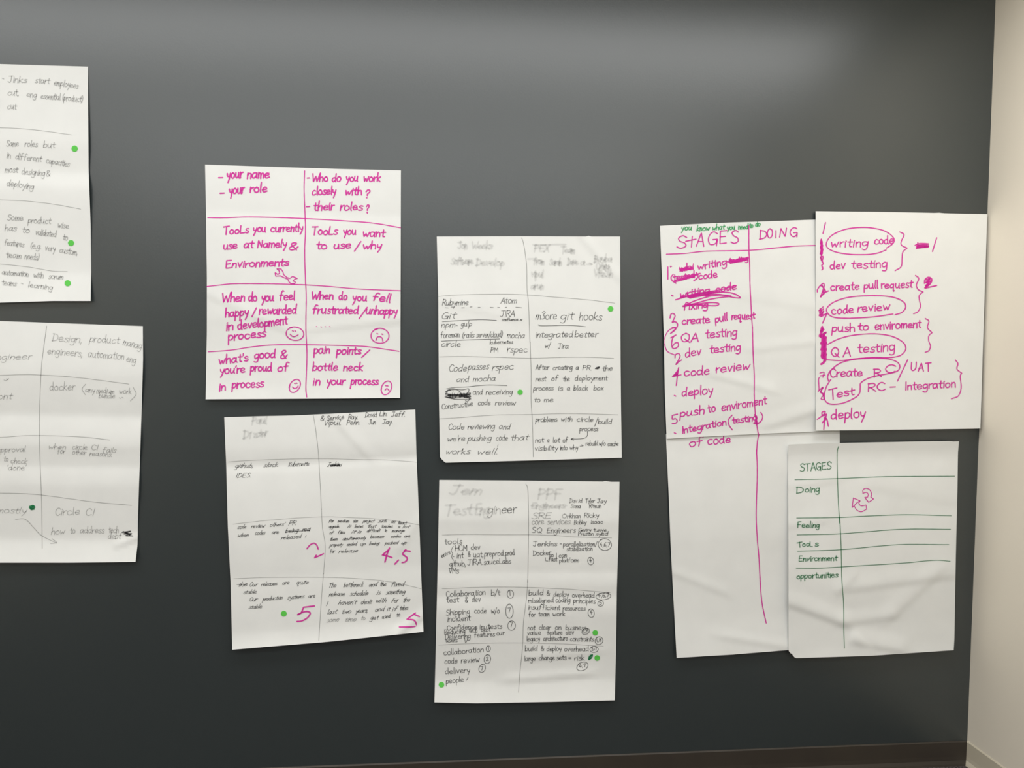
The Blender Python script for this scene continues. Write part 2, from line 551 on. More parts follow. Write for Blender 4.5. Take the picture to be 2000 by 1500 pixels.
def sticker(key, px, py, r, label):
    sh = SHEETS[key]
    c = sh.on(px, py, 0) + sh.org
    V, Fc = [sh.on(px, py, .0012) + sh.org - c], []
    N = 28
    for rr, lift in ((.55, .0012), (.93, .0012), (1, .0011), (1, .0002)):
        for i in range(N):
            a = 2 * pi * i / N
            V.append(sh.on(px + rr * r * cos(a), py + rr * r * sin(a), lift) + sh.org - c)
    for i in range(N): Fc.append((0, 1 + (i + 1) % N, 1 + i))
    for k in range(3):
        for i in range(N):
            a, b2 = 1 + k * N + i, 1 + k * N + (i + 1) % N
            Fc.append((a, b2, b2 + N, a + N))
    o = mesh_obj('dot_sticker', V, Fc, M['dot'])
    o.location = c
    tag(o, label, 'sticker', 'light green dot stickers on the posters')
    return o


# ---------------------------------------------------------------- the sheets on the wall
GRP = 'easel pad sheets on the grey wall'
Sheet('upper_left', 'poster_sheet', 'highest sheet, pale smudged notes and three green dot stickers down one side', GRP,
      [(-215, 118), (0, 125), (100, 128), (172, 130)], [(172, 130), (172, 200), (173, 330), (175, 385), (177, 440), (178, 530), (177, 588)],
      [(-215, 594), (0, 591), (100, 588), (177, 588)], [(-215, 118), (-205, 594)],
      [(0, 1.5), (.3, 1.2), (.36, -.6), (.44, -.4), (.465, 3.5), (.5, 3.2), (.53, .2), (.6, -.6), (.85, .2), (.9, 3), (1, 4)], seed=1)
Sheet('lower_left', 'poster_sheet', 'creased sheet of pale pen notes with a dark green marker dot and black scribble', GRP,
      [(-105, 624), (0, 627), (140, 632), (279, 637)], [(279, 637), (279.5, 700), (277, 790), (275, 848), (272, 933), (269.5, 1010), (268.5, 1065), (264.6, 1097.5)],
      [(-105, 1098), (0, 1099), (140, 1099), (264.6, 1097.5)], [(-105, 624), (-110, 1098)],
      [(0, 1.5), (.18, 1), (.24, -1.2), (.37, -1.6), (.40, 3), (.44, 2.4), (.5, .8), (.52, -1.8), (.585, -1.2), (.61, 2.6), (.65, 1.5), (.7, -1), (.88, -.8), (.93, 4), (1, 5)],
      creases=[(.90, .93, 1.0, .90, .003, .03)], seed=2)
Sheet('questions', 'poster_sheet', 'sheet of eight questions in magenta marker with wrench and smiley face drawings', GRP,
      [(400.5, 321.5), (520, 325.5), (660, 330), (783, 333)], [(783, 333), (782.5, 540), (782, 680), (781.5, 777.4)],
      [(401.7, 780), (595, 778.8), (781.5, 777.4)], [(400.5, 321.5), (402.5, 420), (404, 540), (404, 650), (401.7, 780)],
      [(0, 1.8), (.14, .8), (.19, .4), (.21, 3), (.26, 1.4), (.5, .7), (.63, .9), (.66, -.4), (.72, .6), (.9, 1.6), (1, 4)],
      creases=[(.0, .55, .45, .72, .0012, .06), (.55, .70, 1, .66, .0012, .05)], crumple=.0009, seed=3)
Sheet('tilted', 'poster_sheet', 'tilted sheet of small slanted cursive notes with big magenta 4 and 5 numerals', GRP,
      [(438, 815), (505, 813), (573, 811.5), (700, 805.5), (811, 800)], [(811, 800), (813.5, 890), (818, 1000), (822.6, 1123), (827, 1234)],
      [(453.6, 1269), (640, 1253.6), (827, 1234)], [(438, 815), (442, 915), (445, 1030), (450.5, 1140), (453.6, 1269)],
      [(0, 1), (.12, .6), (.16, -1), (.205, -2.6), (.222, 4), (.26, 1.4), (.5, .3), (.6, -.5), (.68, -.7), (.72, 1), (.8, .2), (.92, .3), (.95, 3), (1, 5)],
      creases=[(.86, 1, 1, .93, .003, .05), (.9, .62, 1, .5, .0015, .05), (.55, .0, .75, .2, .0014, .06)], seed=4)
Sheet('rubymine', 'poster_sheet', 'dog-eared sheet of black pen notes between the magenta questions and the magenta stages list', GRP,
      [(853, 462), (1030, 461.5), (1147, 462), (1150, 460.5), (1153, 462), (1211, 462)], [(1211, 462), (1212, 700), (1213, 800), (1214.5, 894)],
      [(859.5, 904), (1000, 900.5), (1214.5, 894)], [(853, 462), (856, 580), (857, 760), (859.5, 904)],
      [(0, 1.5), (.2, 2), (.45, 1.2), (.7, .8), (.9, .9), (1, 2.5)], creases=[(.78, .0, 1, .2, .0016, .05), (.0, .28, .4, .36, .0008, .08)], cut=(.028, .024), seed=5)
Sheet('test_engineer', 'poster_sheet', 'sheet of black notes with circled numbers, directly below the dog-eared pen sheet', GRP,
      [(858, 937.5), (1000, 938.5), (1180, 940.6), (1184, 939), (1190, 941), (1210, 941)], [(1210, 941), (1208, 1050), (1204.8, 1150), (1203.5, 1260), (1200.6, 1368)],
      [(848.5, 1372), (930, 1373.8), (1080, 1371), (1200.6, 1368)], [(858, 937.5), (856, 1050), (853.7, 1150), (850.5, 1290), (848.5, 1372)],
      [(0, 1), (.08, .4), (.1, 1.8), (.17, 1.4), (.19, -1), (.24, -.8), (.26, 1), (.38, -.4), (.405, -.9), (.42, 2.6), (.46, 1), (.49, -1.2), (.51, -1.3), (.54, 2.4), (.58, .6), (.62, -.8), (.8, -.7), (.88, -.2), (.92, 3.6), (1, 5)],
      creases=[(.42, .90, .82, .88, .0022, .045), (.55, .80, .9, .78, .0012, .05)], seed=6)
Sheet('stages_lower', 'poster_sheet', 'mostly blank sheet with one long magenta line, continuing the magenta stages list downward', GRP,
      [(1300.5, 848), (1470, 842), (1640, 836)], [(1640, 836), (1641, 1262)], [(1321.6, 1285), (1430, 1277.6), (1541, 1267.6), (1641, 1259)],
      [(1300.5, 848), (1305.6, 956), (1310, 1068), (1315, 1164), (1321.6, 1285)],
      [(0, .1), (.06, .3), (.09, 1.4), (.2, .4), (.45, .3), (.5, -.5), (.6, -.2), (.8, .4), (.88, 1.6), (1, 2)],
      creases=[(0, .62, .3, .72, .0012, .05), (.3, .92, .75, 1, .0014, .05)], seed=7)
Sheet('stages', 'poster_sheet', 'sheet with magenta stages and doing headings, crossed-out list lines and a green note', GRP,
      [(1289, 441), (1330, 439), (1360, 437.5), (1400, 435.5), (1592, 429), (1641, 427.5)], [(1641, 427.5), (1642, 840)],
      [(1302, 857), (1390, 852.3), (1481, 848), (1567, 845), (1642, 841)], [(1289, 441), (1293, 550), (1296.7, 660), (1298.3, 757), (1302, 857)],
      [(0, .7), (.3, .9), (.5, .4), (.7, .2), (.75, .6), (.85, .1), (.93, -.7), (.97, -.4), (.985, 1.5), (1, 2)], base=.0016,
      creases=[(.3, .72, .6, .8, .0014, .05), (.55, .60, 1, .57, .0012, .06), (.6, .96, .95, .88, .002, .07), (.2, .3, .9, .42, .0008, .1)], crumple=.0011, seed=8)
Sheet('pull_request', 'poster_sheet', 'wide sheet with circled magenta steps and curly braces, reaching into the room corner', GRP,
      [(1593, 412.6), (1700, 413.6), (1760, 414.6), (1828, 416), (1831, 415.2), (1845, 416.6), (1928.3, 418.2)], [(1928.3, 418.2), (1921, 640), (1914.8, 837)],
      [(1593.6, 841), (1700, 840), (1914.8, 837)], [(1593, 412.6), (1593.6, 640), (1593.6, 841)],
      [(0, .9), (.3, .8), (.5, .7), (.8, 1), (1, 2)], base=.0100, crumple=.0006, clip_x=XR - .001, seed=9)
Sheet('green_stages', 'poster_sheet', 'crumpled sheet ruled in green marker with a pair of magenta recycling arrows', GRP,
      [(1540, 868.5), (1552, 867.5), (1600, 866), (1700, 864), (1855, 861.2), (1860, 862.5), (1873, 862)], [(1873, 862), (1871, 885), (1870, 960), (1867, 1080), (1865.4, 1170), (1864, 1250), (1862.6, 1270)],
      [(1540, 1286), (1600, 1284), (1700, 1281), (1862.6, 1270)], [(1540, 868.5), (1539, 900), (1540, 1100), (1540, 1286)],
      [(0, -3.2), (.03, -2.8), (.06, -.6), (.1, 1.8), (.3, 1.2), (.55, .8), (.66, .4), (.8, .3), (.92, 1.6), (1, 2.6)], base=.008,
      creases=[(0, .74, .33, .84, 0.00336, 0.081), (.33, .84, .62, .82, 0.00192, 0.068), (.38, .68, .95, .64, 0.00208, 0.081), (.42, .93, .68, .98, 0.00288, 0.081),
               (.62, .82, .9, .62, 0.00176, 0.095), (0, .20, .3, .17, 0.00112, 0.068), (0, .38, .22, .36, 0.00112, 0.068), (.5, .98, .4, .9, 0.00192, 0.081), (.3, .70, .4, .62, 0.00144, 0.068), (.5, .2, .95, .28, 0.00096, 0.108)],
      cut=(.042, .034), crumple=.0013, seed=10)

# ================================================================ magenta questions
A, B = (390, 310, 4.878), (390, 540, 4.878)
K_, MG = 'questions', 'magenta'
part(K_, 'ruled_line', MG, 2.9, L(A, '1000,118 995,300 1005,560 1008,700 1000,900 1010,1200') + L(B, '1010,60 1015,200 1012,500 1022,750 1012,1050 1020,1148'))
part(K_, 'ruled_line', MG, 2.7, L(A, '78,562 240,563 500,555 1000,570 1500,600 1700,620 1915,658'))
part(K_, 'ruled_line', MG, 2.7, L(B, '70,95 200,80 350,68 700,70 1020,80 1300,100 1500,118 1910,136'))
part(K_, 'ruled_line', MG, 2.7, L(B, '83,717 290,702 500,670 700,652 1020,650 1500,662 1650,675 1898,712'))
part(K_, 'handwritten_lettering', MG, 4.1, L(A, '183,181 218,180|197,330 232,328') + W(A, 50, 'your 262 190 408 182; name 455 186 665 184; your 285 342 425 326; role 480 322 642 318'))
part(K_, 'handwritten_lettering', MG, 3.7, L(A, '1027,184 1045,183|1020,457 1045,455') + W(A, 44, 'Who 1072 217 1222 217; do 1262 220 1345 218; you 1395 217 1508 216; work 1560 217 1722 217; closely 1070 345 1300 340; with 1385 345 1545 343; ? 1578 372 1615 372; their 1085 492 1280 488; roles 1338 492 1548 490; ? 1588 515 1612 515'))
part(K_, 'handwritten_lettering', MG, 3.7, W(A, 43, 'TooLs 230 724 465 706; you 510 700 630 698; currently 678 700 985 690; use 228 864 360 856; at 422 852 510 846; Namely 550 850 830 842; & 845 870 935 868; Environments 248 1042 845 1018'))
part(K_, 'handwritten_lettering', MG, 3.7, W(A, 43, 'TooLs 1070 725 1310 722; you 1370 726 1490 724; want 1555 742 1760 744; to 1115 862 1210 862; use 1280 858 1440 854; why 1555 862 1735 860') + L(A, '1475,880 1535,790'))
part(K_, 'handwritten_lettering', MG, 3.8, W(B, 48, 'When 215 246 428 236; do 465 238 545 238; you 590 236 705 232; feel 760 226 905 222; happy 245 386 465 374; rewarded 565 362 922 356; in 252 516 320 508; development 365 506 835 452; process 275 612 630 572') + L(B, '500,380 540,300'))
part(K_, 'handwritten_lettering', MG, 3.7, W(B, 44, 'When 1065 222 1272 216; do 1325 224 1405 222; you 1455 234 1592 234; fell 1645 230 1815 246; frustrated 1075 352 1510 356; unhappy 1585 356 1882 368') + L(B, '1520,400 1595,295') )
part(K_, 'dotted_lettering', 'magenta', 2.0, dots(B, '1115,478 1158,480 1198,478 1240,478', 4))
part(K_, 'handwritten_lettering', MG, 3.7, W(B, 45, "what's 185 836 462 806; good 520 786 722 772; & 768 785 832 782; you're 195 930 432 916; proud 485 906 686 900; of 740 906 850 902; in 188 1092 248 1086; process 310 1066 608 1052"))
part(K_, 'handwritten_lettering', MG, 3.7, W(B, 43, 'pain 1090 736 1240 726; points 1305 742 1535 740; bottle 1075 894 1315 894; neck 1372 896 1552 896; in 1080 1036 1148 1034; your 1210 1032 1382 1030; process 1440 1032 1700 1030') + L(B, '1545,770 1620,700'))
part(K_, 'wrench_drawing', MG, 2.8, L(A, '738,1050 775,1050 792,1075 802,1105 830,1130 860,1140 885,1120 932,1140 905,1147 890,1163 912,1175 905,1188 870,1191 850,1170 842,1148 810,1135 770,1115 725,1118 718,1085 745,1102 762,1090 757,1068 738,1050', True))
part(K_, 'smiling_face_drawing', MG, 3.0, O(B, 907, 545, 82, 68) + dots(B, '888,519 912,520', 4) + L(B, '863,550 880,567 905,572 938,556'))
part(K_, 'frowning_face_drawing', MG, 3.0, O(B, 1717, 565, 83, 77) + dots(B, '1693,545 1740,550', 4) + L(B, '1680,607 1690,580 1715,572 1738,586 1745,614'))
part(K_, 'smiling_face_drawing', MG, 3.0, O(B, 907, 1043, 66, 50, -1.1) + dots(B, '907,1019 924,1016', 3) + L(B, '885,1053 903,1067 925,1060 938,1043'))
part(K_, 'frowning_face_drawing', MG, 3.0, O(B, 1780, 1062, 66, 50, -1.2) + dots(B, '1774,1040 1790,1041', 3) + L(B, '1767,1082 1783,1067 1803,1084'))

# ================================================================ STAGES / DOING
C, D, F = (1280, 420, 6.25), (1280, 640, 6), (1280, 860, 3.125)
K_ = 'stages'
part(K_, 'ruled_line', MG, 3.0, L(C, '1140,128 1142,430 1150,600 1155,850 1165,1050 1175,1250 1184,1380') + L(D, '1137,0 1145,300 1158,560 1158,800 1170,1000 1182,1100 1205,1240'))
part(K_, 'ruled_line', MG, 2.8, L(C, '135,478 350,470 500,452 650,440 1145,430 1500,398 1700,380 1950,372'))
part(K_, 'handwritten_lettering', 'bright_green', 2.6, W(C, 37, 'you 315 186 442 184; know 505 197 660 190; what 695 186 842 176; you 876 182 970 178; need 1012 176 1130 170; to 1150 156 1192 150; do 1220 142 1280 136', slant=.2), 'small bright green marker note')
part(K_, 'heading_lettering', MG, 3.2, W(C, 92, 'S 258 408 375 404; A 505 382 592 384; G 632 366 755 362; E 785 350 872 346; S 920 350 1018 346', slant=.1) + L(C, '372,320 495,294|450,262 440,390'))
part(K_, 'heading_lettering', MG, 3.2, W(C, 62, 'D 1270 294 1355 292; O 1365 278 1428 276; N 1512 268 1595 266; G 1640 266 1735 258', slant=.1) + L(C, '1472,190 1470,278'))
part(K_, 'crossed_out_lettering', MG, 3.4, W(C, 46, 'whi 290 685 466 665') + L(C, '295,650 330,692 320,642 362,682 350,640 402,664 445,640|295,662 450,640|300,684 460,656|310,672 440,648'))
part(K_, 'crossed_out_lettering', MG, 3.4, W(C, 36, 'testing 905 588 1132 552') + L(C, '875,570 905,568 930,560 1130,524|900,580 1000,560 1125,538|925,556 1040,546 1118,520|915,588 1010,572 1110,548'))
part(K_, 'handwritten_lettering', MG, 3.4, L(C, '152,635 152,780|184,628 196,632 186,640 194,628') + W(C, 50, 'writing 520 668 870 606; code 530 786 755 758'))
part(K_, 'crossed_out_lettering', MG, 3.3, W(C, 46, 'tested 225 804 482 764') + L(C, '215,725 190,762 205,800 250,832|500,705 520,740 505,775 470,800|230,802 380,752 545,712|240,815 420,765 520,725|300,790 480,740'))
part(K_, 'crossed_out_lettering', MG, 3.3, dots(C, '207,985', 8) + W(C, 50, 'writing 305 1012 662 950; code 735 945 992 906; fixing 340 1160 642 1132')
     + L(C, '245,1035 400,990 600,945 800,910 985,860|300,1012 500,958 690,940 560,985 400,1003 690,950 800,940 900,945 985,970 1036,1010 950,1005 820,975 700,965 560,985 420,1015|310,1000 520,975 680,985 800,975 925,990 800,1005 640,1035 500,1075 340,1110'
         + '|350,1108 450,1060 560,1020 680,985|335,1110 450,1098 620,1070 740,1070 775,1085 740,1105 600,1103 480,1095 400,1100|500,960 640,948 760,935|420,985 560,955 720,945'))
part(K_, 'handwritten_lettering', MG, 3.4, L(C, '178,1255 190,1210 215,1200 240,1230 215,1290 205,1310 240,1300 270,1330 262,1370 230,1410 185,1445') + W(C, 52, 'create 325 1338 662 1312; pull 735 1312 882 1284; request 930 1280 1212 1266'))
part(K_, 'arrow_drawing', MG, 2.6, L(D, '230,3 190,12 150,38 112,110 108,180 120,240 150,285 230,320|178,66 240,4 195,-4'))
part(K_, 'handwritten_lettering', MG, 3.2, L(D, '240,86 208,112 190,180 200,235 232,242 268,215 262,175 228,182 203,215|180,118 228,92') + W(D, 60, 'Q 292 166 398 162; A 420 165 505 158; testing 592 122 955 92', slant=.1))
part(K_, 'handwritten_lettering', MG, 3.2, L(D, '230,352 235,318 268,302 290,330 270,378 240,432 275,398 308,378') + W(D, 58, 'dev 350 348 540 318; testing 640 300 1000 268'))
part(K_, 'handwritten_lettering', MG, 3.3, L(D, '272,468 255,520 198,572 200,572 298,552|270,488 258,560 245,675|262,500 225,552 262,540 215,562') + W(D, 58, 'code 335 567 635 547; review 708 528 1105 490'))
part(K_, 'handwritten_lettering', MG, 3.2, dots(D, '230,797', 8) + W(D, 58, 'deploy 308 806 678 772'))
part(K_, 'handwritten_lettering', MG, 3.2, L(D, '258,1013 197,1028 197,1028 200,1072 235,1065 256,1092 238,1118 198,1124') + W(D, 55, 'push 290 1045 575 1006; to 620 996 708 980; enviroment 780 980 1305 890'))
part(K_, 'handwritten_lettering', MG, 3.2, dots(D, '230,1235', 8) + W(D, 46, 'Integration 315 1238 832 1140; testing 905 1126 1190 1086') + L(D, '898,1025 855,1080 862,1140 900,1195|1235,995 1258,1040 1240,1090 1205,1122|1160,1020 1190,1060 1165,1110 1195,1130 1170,1030'))
K_ = 'stages_lower'
part(K_, 'ruled_line', MG, 2.9, L(D, '1212,1252 1195,1340 1185,1480') + L(F, '617,58 622,200 615,450 622,600 632,720 642,900 652,1000 676,1115'))
part(K_, 'handwritten_lettering', MG, 3.2, W(D, 58, 'of 398 1398 562 1382; code 610 1372 882 1346'))

# ================================================================ circled steps by the corner
G, H = (1580, 400, 5.556), (1580, 620, 5.556)
K_ = 'pull_request'
part(K_, 'handwritten_lettering', MG, 3.2, L(G, '178,195 152,310') + W(G, 52, 'writing 235 462 642 452; code 710 432 918 420; dev 230 702 395 694; testing 465 692 850 680', slant=.06))
part(K_, 'crossed_out_lettering', MG, 3.6, L(G, '132,375 124,430 142,395 124,470 148,440 122,535 150,480 132,555 152,560 140,610 125,560 135,600 155,640 138,655 150,690 140,706|134,380 136,540|142,410 144,530|128,450 132,540'))
part(K_, 'oval_outline', MG, 3.2, L(G, '840,470 900,430 925,380 880,320 780,270 600,245 400,265 250,330 190,410 205,470 300,515 450,538 620,540 740,525 836,490'))
part(K_, 'curly_brace', MG, 3.0, L(G, '985,295 1030,325 1000,400 1005,440 1065,470 1065,470 1020,510 1010,580 1000,670 935,715'))
part(K_, 'handwritten_lettering', MG, 3.2, L(G, '1150,440 1200,420 1300,425 1175,440 1300,443 1165,456 1300,455 1170,470 1285,460|1180,410 1165,475|1385,360 1340,505'))
part(K_, 'crossed_out_lettering', MG, 3.2, L(G, '90,945 92,920 115,885 155,852 165,880 150,930 125,1002 160,960 210,935|140,870 168,925 145,940 165,960 135,985|130,875 160,905 180,940 150,950'))
part(K_, 'handwritten_lettering', MG, 3.3, W(G, 50, 'create 232 932 548 920; pull 597 916 748 906; request 785 908 1122 898', slant=.06))
part(K_, 'curly_brace', MG, 3.0, L(G, '1155,765 1190,800 1165,870 1185,920 1238,945 1238,945 1195,985 1200,1050 1210,1100 1180,1160 1135,1180'))
part(K_, 'crossed_out_lettering', MG, 3.8, L(G, '1252,850 1260,808 1300,785 1332,810 1312,860 1255,902 1320,890 1382,876|1270,815 1315,800 1265,845 1320,825 1262,880 1305,860 1270,895|1300,800 1285,880'))
part(K_, 'oval_outline', MG, 3.2, L(G, '910,1184 700,1215 450,1230 280,1222 205,1180 195,1120 280,1050 450,1000 700,985 900,1000 1020,1050 1048,1110 1010,1165 935,1192'))
part(K_, 'handwritten_lettering', MG, 3.3, W(G, 52, 'code 245 1190 485 1172; review 530 1166 875 1142', slant=.06))
part(K_, 'crossed_out_lettering', MG, 3.4, L(G, '152,1108 105,1152 132,1140 112,1205 160,1150 128,1212 195,1175 195,1175 148,1282|120,1130 150,1190|115,1170 155,1130'))
part(K_, 'handwritten_lettering', MG, 3.3, W(H, 52, 'push 250 157 495 150; to 535 142 648 134; enviroment 715 137 1215 108', slant=.06))
part(K_, 'crossed_out_lettering', MG, 6.0, L(H, '142,104 128,160 160,118 115,205 185,160 130,215 185,215 130,285 188,275 132,350 186,342 136,415 188,400 145,440 185,450 162,480|145,210 140,430|165,200 168,440|180,230 178,440')
     + L(H, '170,470 158,492 135,505'))
part(K_, 'oval_outline', MG, 3.2, L(H, '205,290 330,230 500,190 720,178 900,205 1020,270 1050,340 1010,400 950,425 850,436 700,434 520,447 350,466 200,460'))
part(K_, 'handwritten_lettering', MG, 3.2, W(H, 58, 'Q 240 424 325 420; A 375 424 452 418; testing 535 388 932 360', slant=.06))
part(K_, 'curly_brace', MG, 3.0, L(H, '1262,12 1300,40 1285,110 1335,165 1335,165 1300,200 1300,260 1318,310 1300,360 1260,378'))
part(K_, 'oval_outline', MG, 3.2, L(H, '700,440 520,450 350,490 240,570 202,640 212,690|236,672 185,760 165,860 190,920 260,942 380,925 500,870 548,820 555,760 562,710 640,660 750,630 880,605 960,580 985,530 950,480 850,448 700,440'))
part(K_, 'handwritten_lettering', MG, 3.3, W(H, 52, 'Create 228 652 578 632; R 702 645 780 642; C 828 602 935 596; U 1105 580 1162 578; A 1185 582 1242 580; T 1268 584 1322 580', slant=.06) + L(H, '1070,460 960,690'))
part(K_, 'handwritten_lettering', MG, 3.3, L(H, '215,785 300,765|255,775 262,890') + W(H, 50, 'est 305 868 492 838; R 640 806 722 802; C 738 798 828 794; Integration 1045 785 1590 756', slant=.06) + L(H, '880,755 935,752'))
part(K_, 'curly_brace', MG, 3.0, L(H, '1588,462 1615,500 1605,560 1657,605 1657,605 1640,640 1650,760 1620,850 1545,882'))
part(K_, 'handwritten_lettering', MG, 2.8, L(H, '118,602 162,595 150,648|122,632 172,624|115,650 103,672 108,780 100,802|100,800 152,756 125,812 160,830 130,882 162,888 152,842 130,800 150,770'))
part(K_, 'handwritten_lettering', MG, 3.4, W(H, 62, 'deploy 240 1106 612 1088', slant=.06) + L(H, '90,1105 150,1062 176,1022 140,1030 150,1066 190,1050 168,1130 160,1216|145,1142 188,1095 210,1180|172,1060 182,1110 165,1090'))

# ================================================================ green ruled sheet
I, J = (1540, 860, 5.882), (1540, 1000, 9.375)
K_, GN = 'green_stages', 'green'
part(K_, 'ruled_line', GN, 2.0, L(I, '575,72 558,150 562,450 575,750 588,950') + L(F, '1125,470 1133,640 1138,850 1149,1000 1150,1150 1153,1268'))
for spec in ('852,240 1110,234 1400,222 1825,219', '862,474 1120,470 1500,454 1805,460', '865,577 1130,570 1500,543 1800,543',
             '868,676 1135,667 1480,637 1790,637', '860,780 1000,780 1140,772 1500,750 1700,732 1798,738'):
    part(K_, 'ruled_line', GN, 1.9, L(F, spec))
for spec, crop, xh in (('STAGES 135 356 492 332', I, 50), ('D 92 608 175 604; oing 190 598 356 590', I, 42), ('Feeling 165 285 565 284', J, 58),
                       ('T 165 652 250 640; oo 255 630 385 628; L 395 634 440 630; s 490 628 548 624', J, 55), ('Environment 190 902 885 888', J, 56), ('opportunities 150 1222 905 1192', J, 58)):
    part(K_, 'handwritten_lettering', GN, 2.3, W(crop, xh, spec, slant=.05))
part(K_, 'arrow_drawing', MG, 2.4, L(I, '855,610 855,610 855,572 890,552 935,572 955,620 945,652 945,652 977,672 977,672 920,712 920,712 875,655 875,655 908,652 908,652 915,622 895,598 855,608'), 'curved magenta block arrow pointing down')
part(K_, 'arrow_drawing', MG, 2.4, L(I, '745,662 745,662 822,695 822,695 808,725 835,752 890,742 890,742 897,790 897,790 835,820 785,800 752,752 752,752 730,772 730,772 745,662|750,755 785,718 820,696'), 'curved magenta block arrow pointing up')

# ================================================================ black notes with the dog-eared corner
K, N_ = (845, 450, 5.263), (845, 670, 5.263)
K_, BK, GR = 'rubymine', 'black', 'grey'
part(K_, 'ruled_line', GR, 1.7, L(K, '915,78 935,140 965,350 970,600 985,750 1000,1150') + L(N_, '1003,-10 1012,300 1012,600 1025,800 1035,1170'))
part(K_, 'ruled_line', GR, 1.5, L(K, '60,678 300,662 700,655 965,663 1300,690 1600,715 1870,748'))
part(K_, 'ruled_line', GR, 1.5, L(N_, '70,142 300,137 600,145 1010,155 1500,145 1860,156'))
part(K_, 'ruled_line', GR, 1.5, L(N_, '65,780 300,765 550,745 700,738 1010,735 1400,725 1905,738'))
part(K_, 'smudged_lettering', 'smudge', 5.2, W(K, 40, 'Jon 265 190 355 188; Weeks 405 190 610 190; Software 195 352 415 350; Develop 450 360 735 366'), 'pale smudged writing')
part(K_, 'smudged_lettering', 'smudge', 5.0, W(K, 38, 'PEX 1045 215 1195 215; Team 1325 232 1460 232; from 1040 346 1145 346; Sarah 1205 360 1325 358; Dave 1390 356 1490 356; a 1520 356 1560 356; Bayba 1665 325 1840 322; Craig 1680 405 1812 402; Vitesh 1660 478 1850 480; vipul 1015 480 1135 480; arun 1010 606 1140 602')
     + L(K, '1040,150 1200,148 1360,145|985,295 1045,292|1590,350 1645,350 1620,340'), 'pale smudged writing')
part(K_, 'handwritten_lettering', BK, 1.6, W(K, 38, 'Rubymine 98 772 365 768; Atom 700 752 860 750', slant=.2) + L(K, '130,795 160,797|190,787 215,787|300,795 325,795|385,787 405,785|468,792 488,792|592,792 622,794|668,792 690,794|745,792 762,790|855,790 915,795'))
part(K_, 'handwritten_lettering', BK, 1.6, W(K, 38, 'Git 88 912 230 906; JIRA 695 888 840 886', slant=.2) + W(K, 16, 'confluence 712 930 878 928; x 895 928 920 928') + L(K, '100,938 300,925 500,918 655,925'))
part(K_, 'handwritten_lettering', BK, 1.6, W(K, 34, 'npm 88 1000 230 994; gulp 290 986 400 986; foreman 82 1106 275 1096; (rails 305 1102 425 1100; server/cloud) 450 1102 715 1096; mocha 765 1106 945 1106', slant=.18) + dots(K, '247,975', 6) + L(K, '90,1138 350,1125 690,1115'))
part(K_, 'handwritten_lettering', BK, 1.6, W(K, 34, 'circle 88 1196 285 1194', slant=.18) + W(K, 24, 'kubernetes 588 1168 825 1164') + W(N_, 30, 'PM 595 95 670 95') + W(N_, 40, 'rspec 765 96 975 98'))
part(K_, 'handwritten_lettering', BK, 1.7, W(K, 48, 'm3ore 1060 916 1275 914; git 1315 918 1445 914; hooks 1505 922 1735 924', slant=.15) + L(K, '1085,970 1130,980 1400,975 1570,990'))
part(K_, 'handwritten_lettering', BK, 1.7, W(K, 36, 'integrated 1058 1102 1440 1096; better 1462 1098 1695 1096', slant=.18) + W(N_, 30, 'w/ 1155 50 1210 48; Jira 1290 56 1395 54'))
part(K_, 'handwritten_lettering', BK, 1.6, W(N_, 42, 'Code 165 296 350 290; passes 365 280 575 266; rspec 610 282 830 272', slant=.25, join=True) + W(N_, 34, 'and 245 402 370 400; mocha 415 396 645 388', slant=.2) + L(N_, '140,470 230,455 350,450 500,435 600,430 765,437'))
part(K_, 'crossed_out_lettering', BK, 1.8, W(N_, 50, 'Giving 130 562 385 560') + L(N_, '130,500 200,470 300,480 370,470 340,520 150,540 380,530 140,560 370,545 130,520 300,550 390,575 200,570 150,500 250,480 330,560 385,545 160,535 280,528 385,520 130,550 230,575 150,560|280,520 380,530 290,540 385,545 270,550 375,555'))
part(K_, 'handwritten_lettering', BK, 1.6, W(N_, 32, 'and 415 530 510 528; receiving 545 530 820 526; Constructive 95 682 415 646; code 465 640 595 636; review 640 638 850 640', slant=.18))
part(K_, 'handwritten_lettering', BK, 1.6, W(N_, 34, "Code 160 890 325 886; reviewing 360 886 635 880; and 680 886 795 886; we're 150 1012 330 1006; pushing 360 1008 600 1002; code 650 1002 770 1000; that 800 1002 980 996; works 130 1142 380 1140; well. 455 1142 665 1142", slant=.22, join=True) + L(N_, '672,1045 668,1062'))
part(K_, 'handwritten_lettering', BK, 1.7, W(N_, 30, 'After 1058 276 1195 274; creating 1235 276 1435 274; a 1470 274 1500 274; PR. 1540 278 1632 278; the 1745 286 1850 282; rest 1058 392 1165 390; of 1218 388 1290 385; the 1340 390 1408 390; deployment 1462 386 1795 382', slant=.12)
     + W(N_, 30, 'process 1035 488 1240 484; is 1290 488 1335 488; a 1380 488 1412 488; black 1450 487 1595 485; box 1655 487 1755 486; to 1045 606 1105 606; me 1145 608 1240 606', slant=.12))
part(K_, 'ink_blot', BK, 3.4, L(N_, '1675,262 1715,246 1680,256 1712,256 1690,264'))
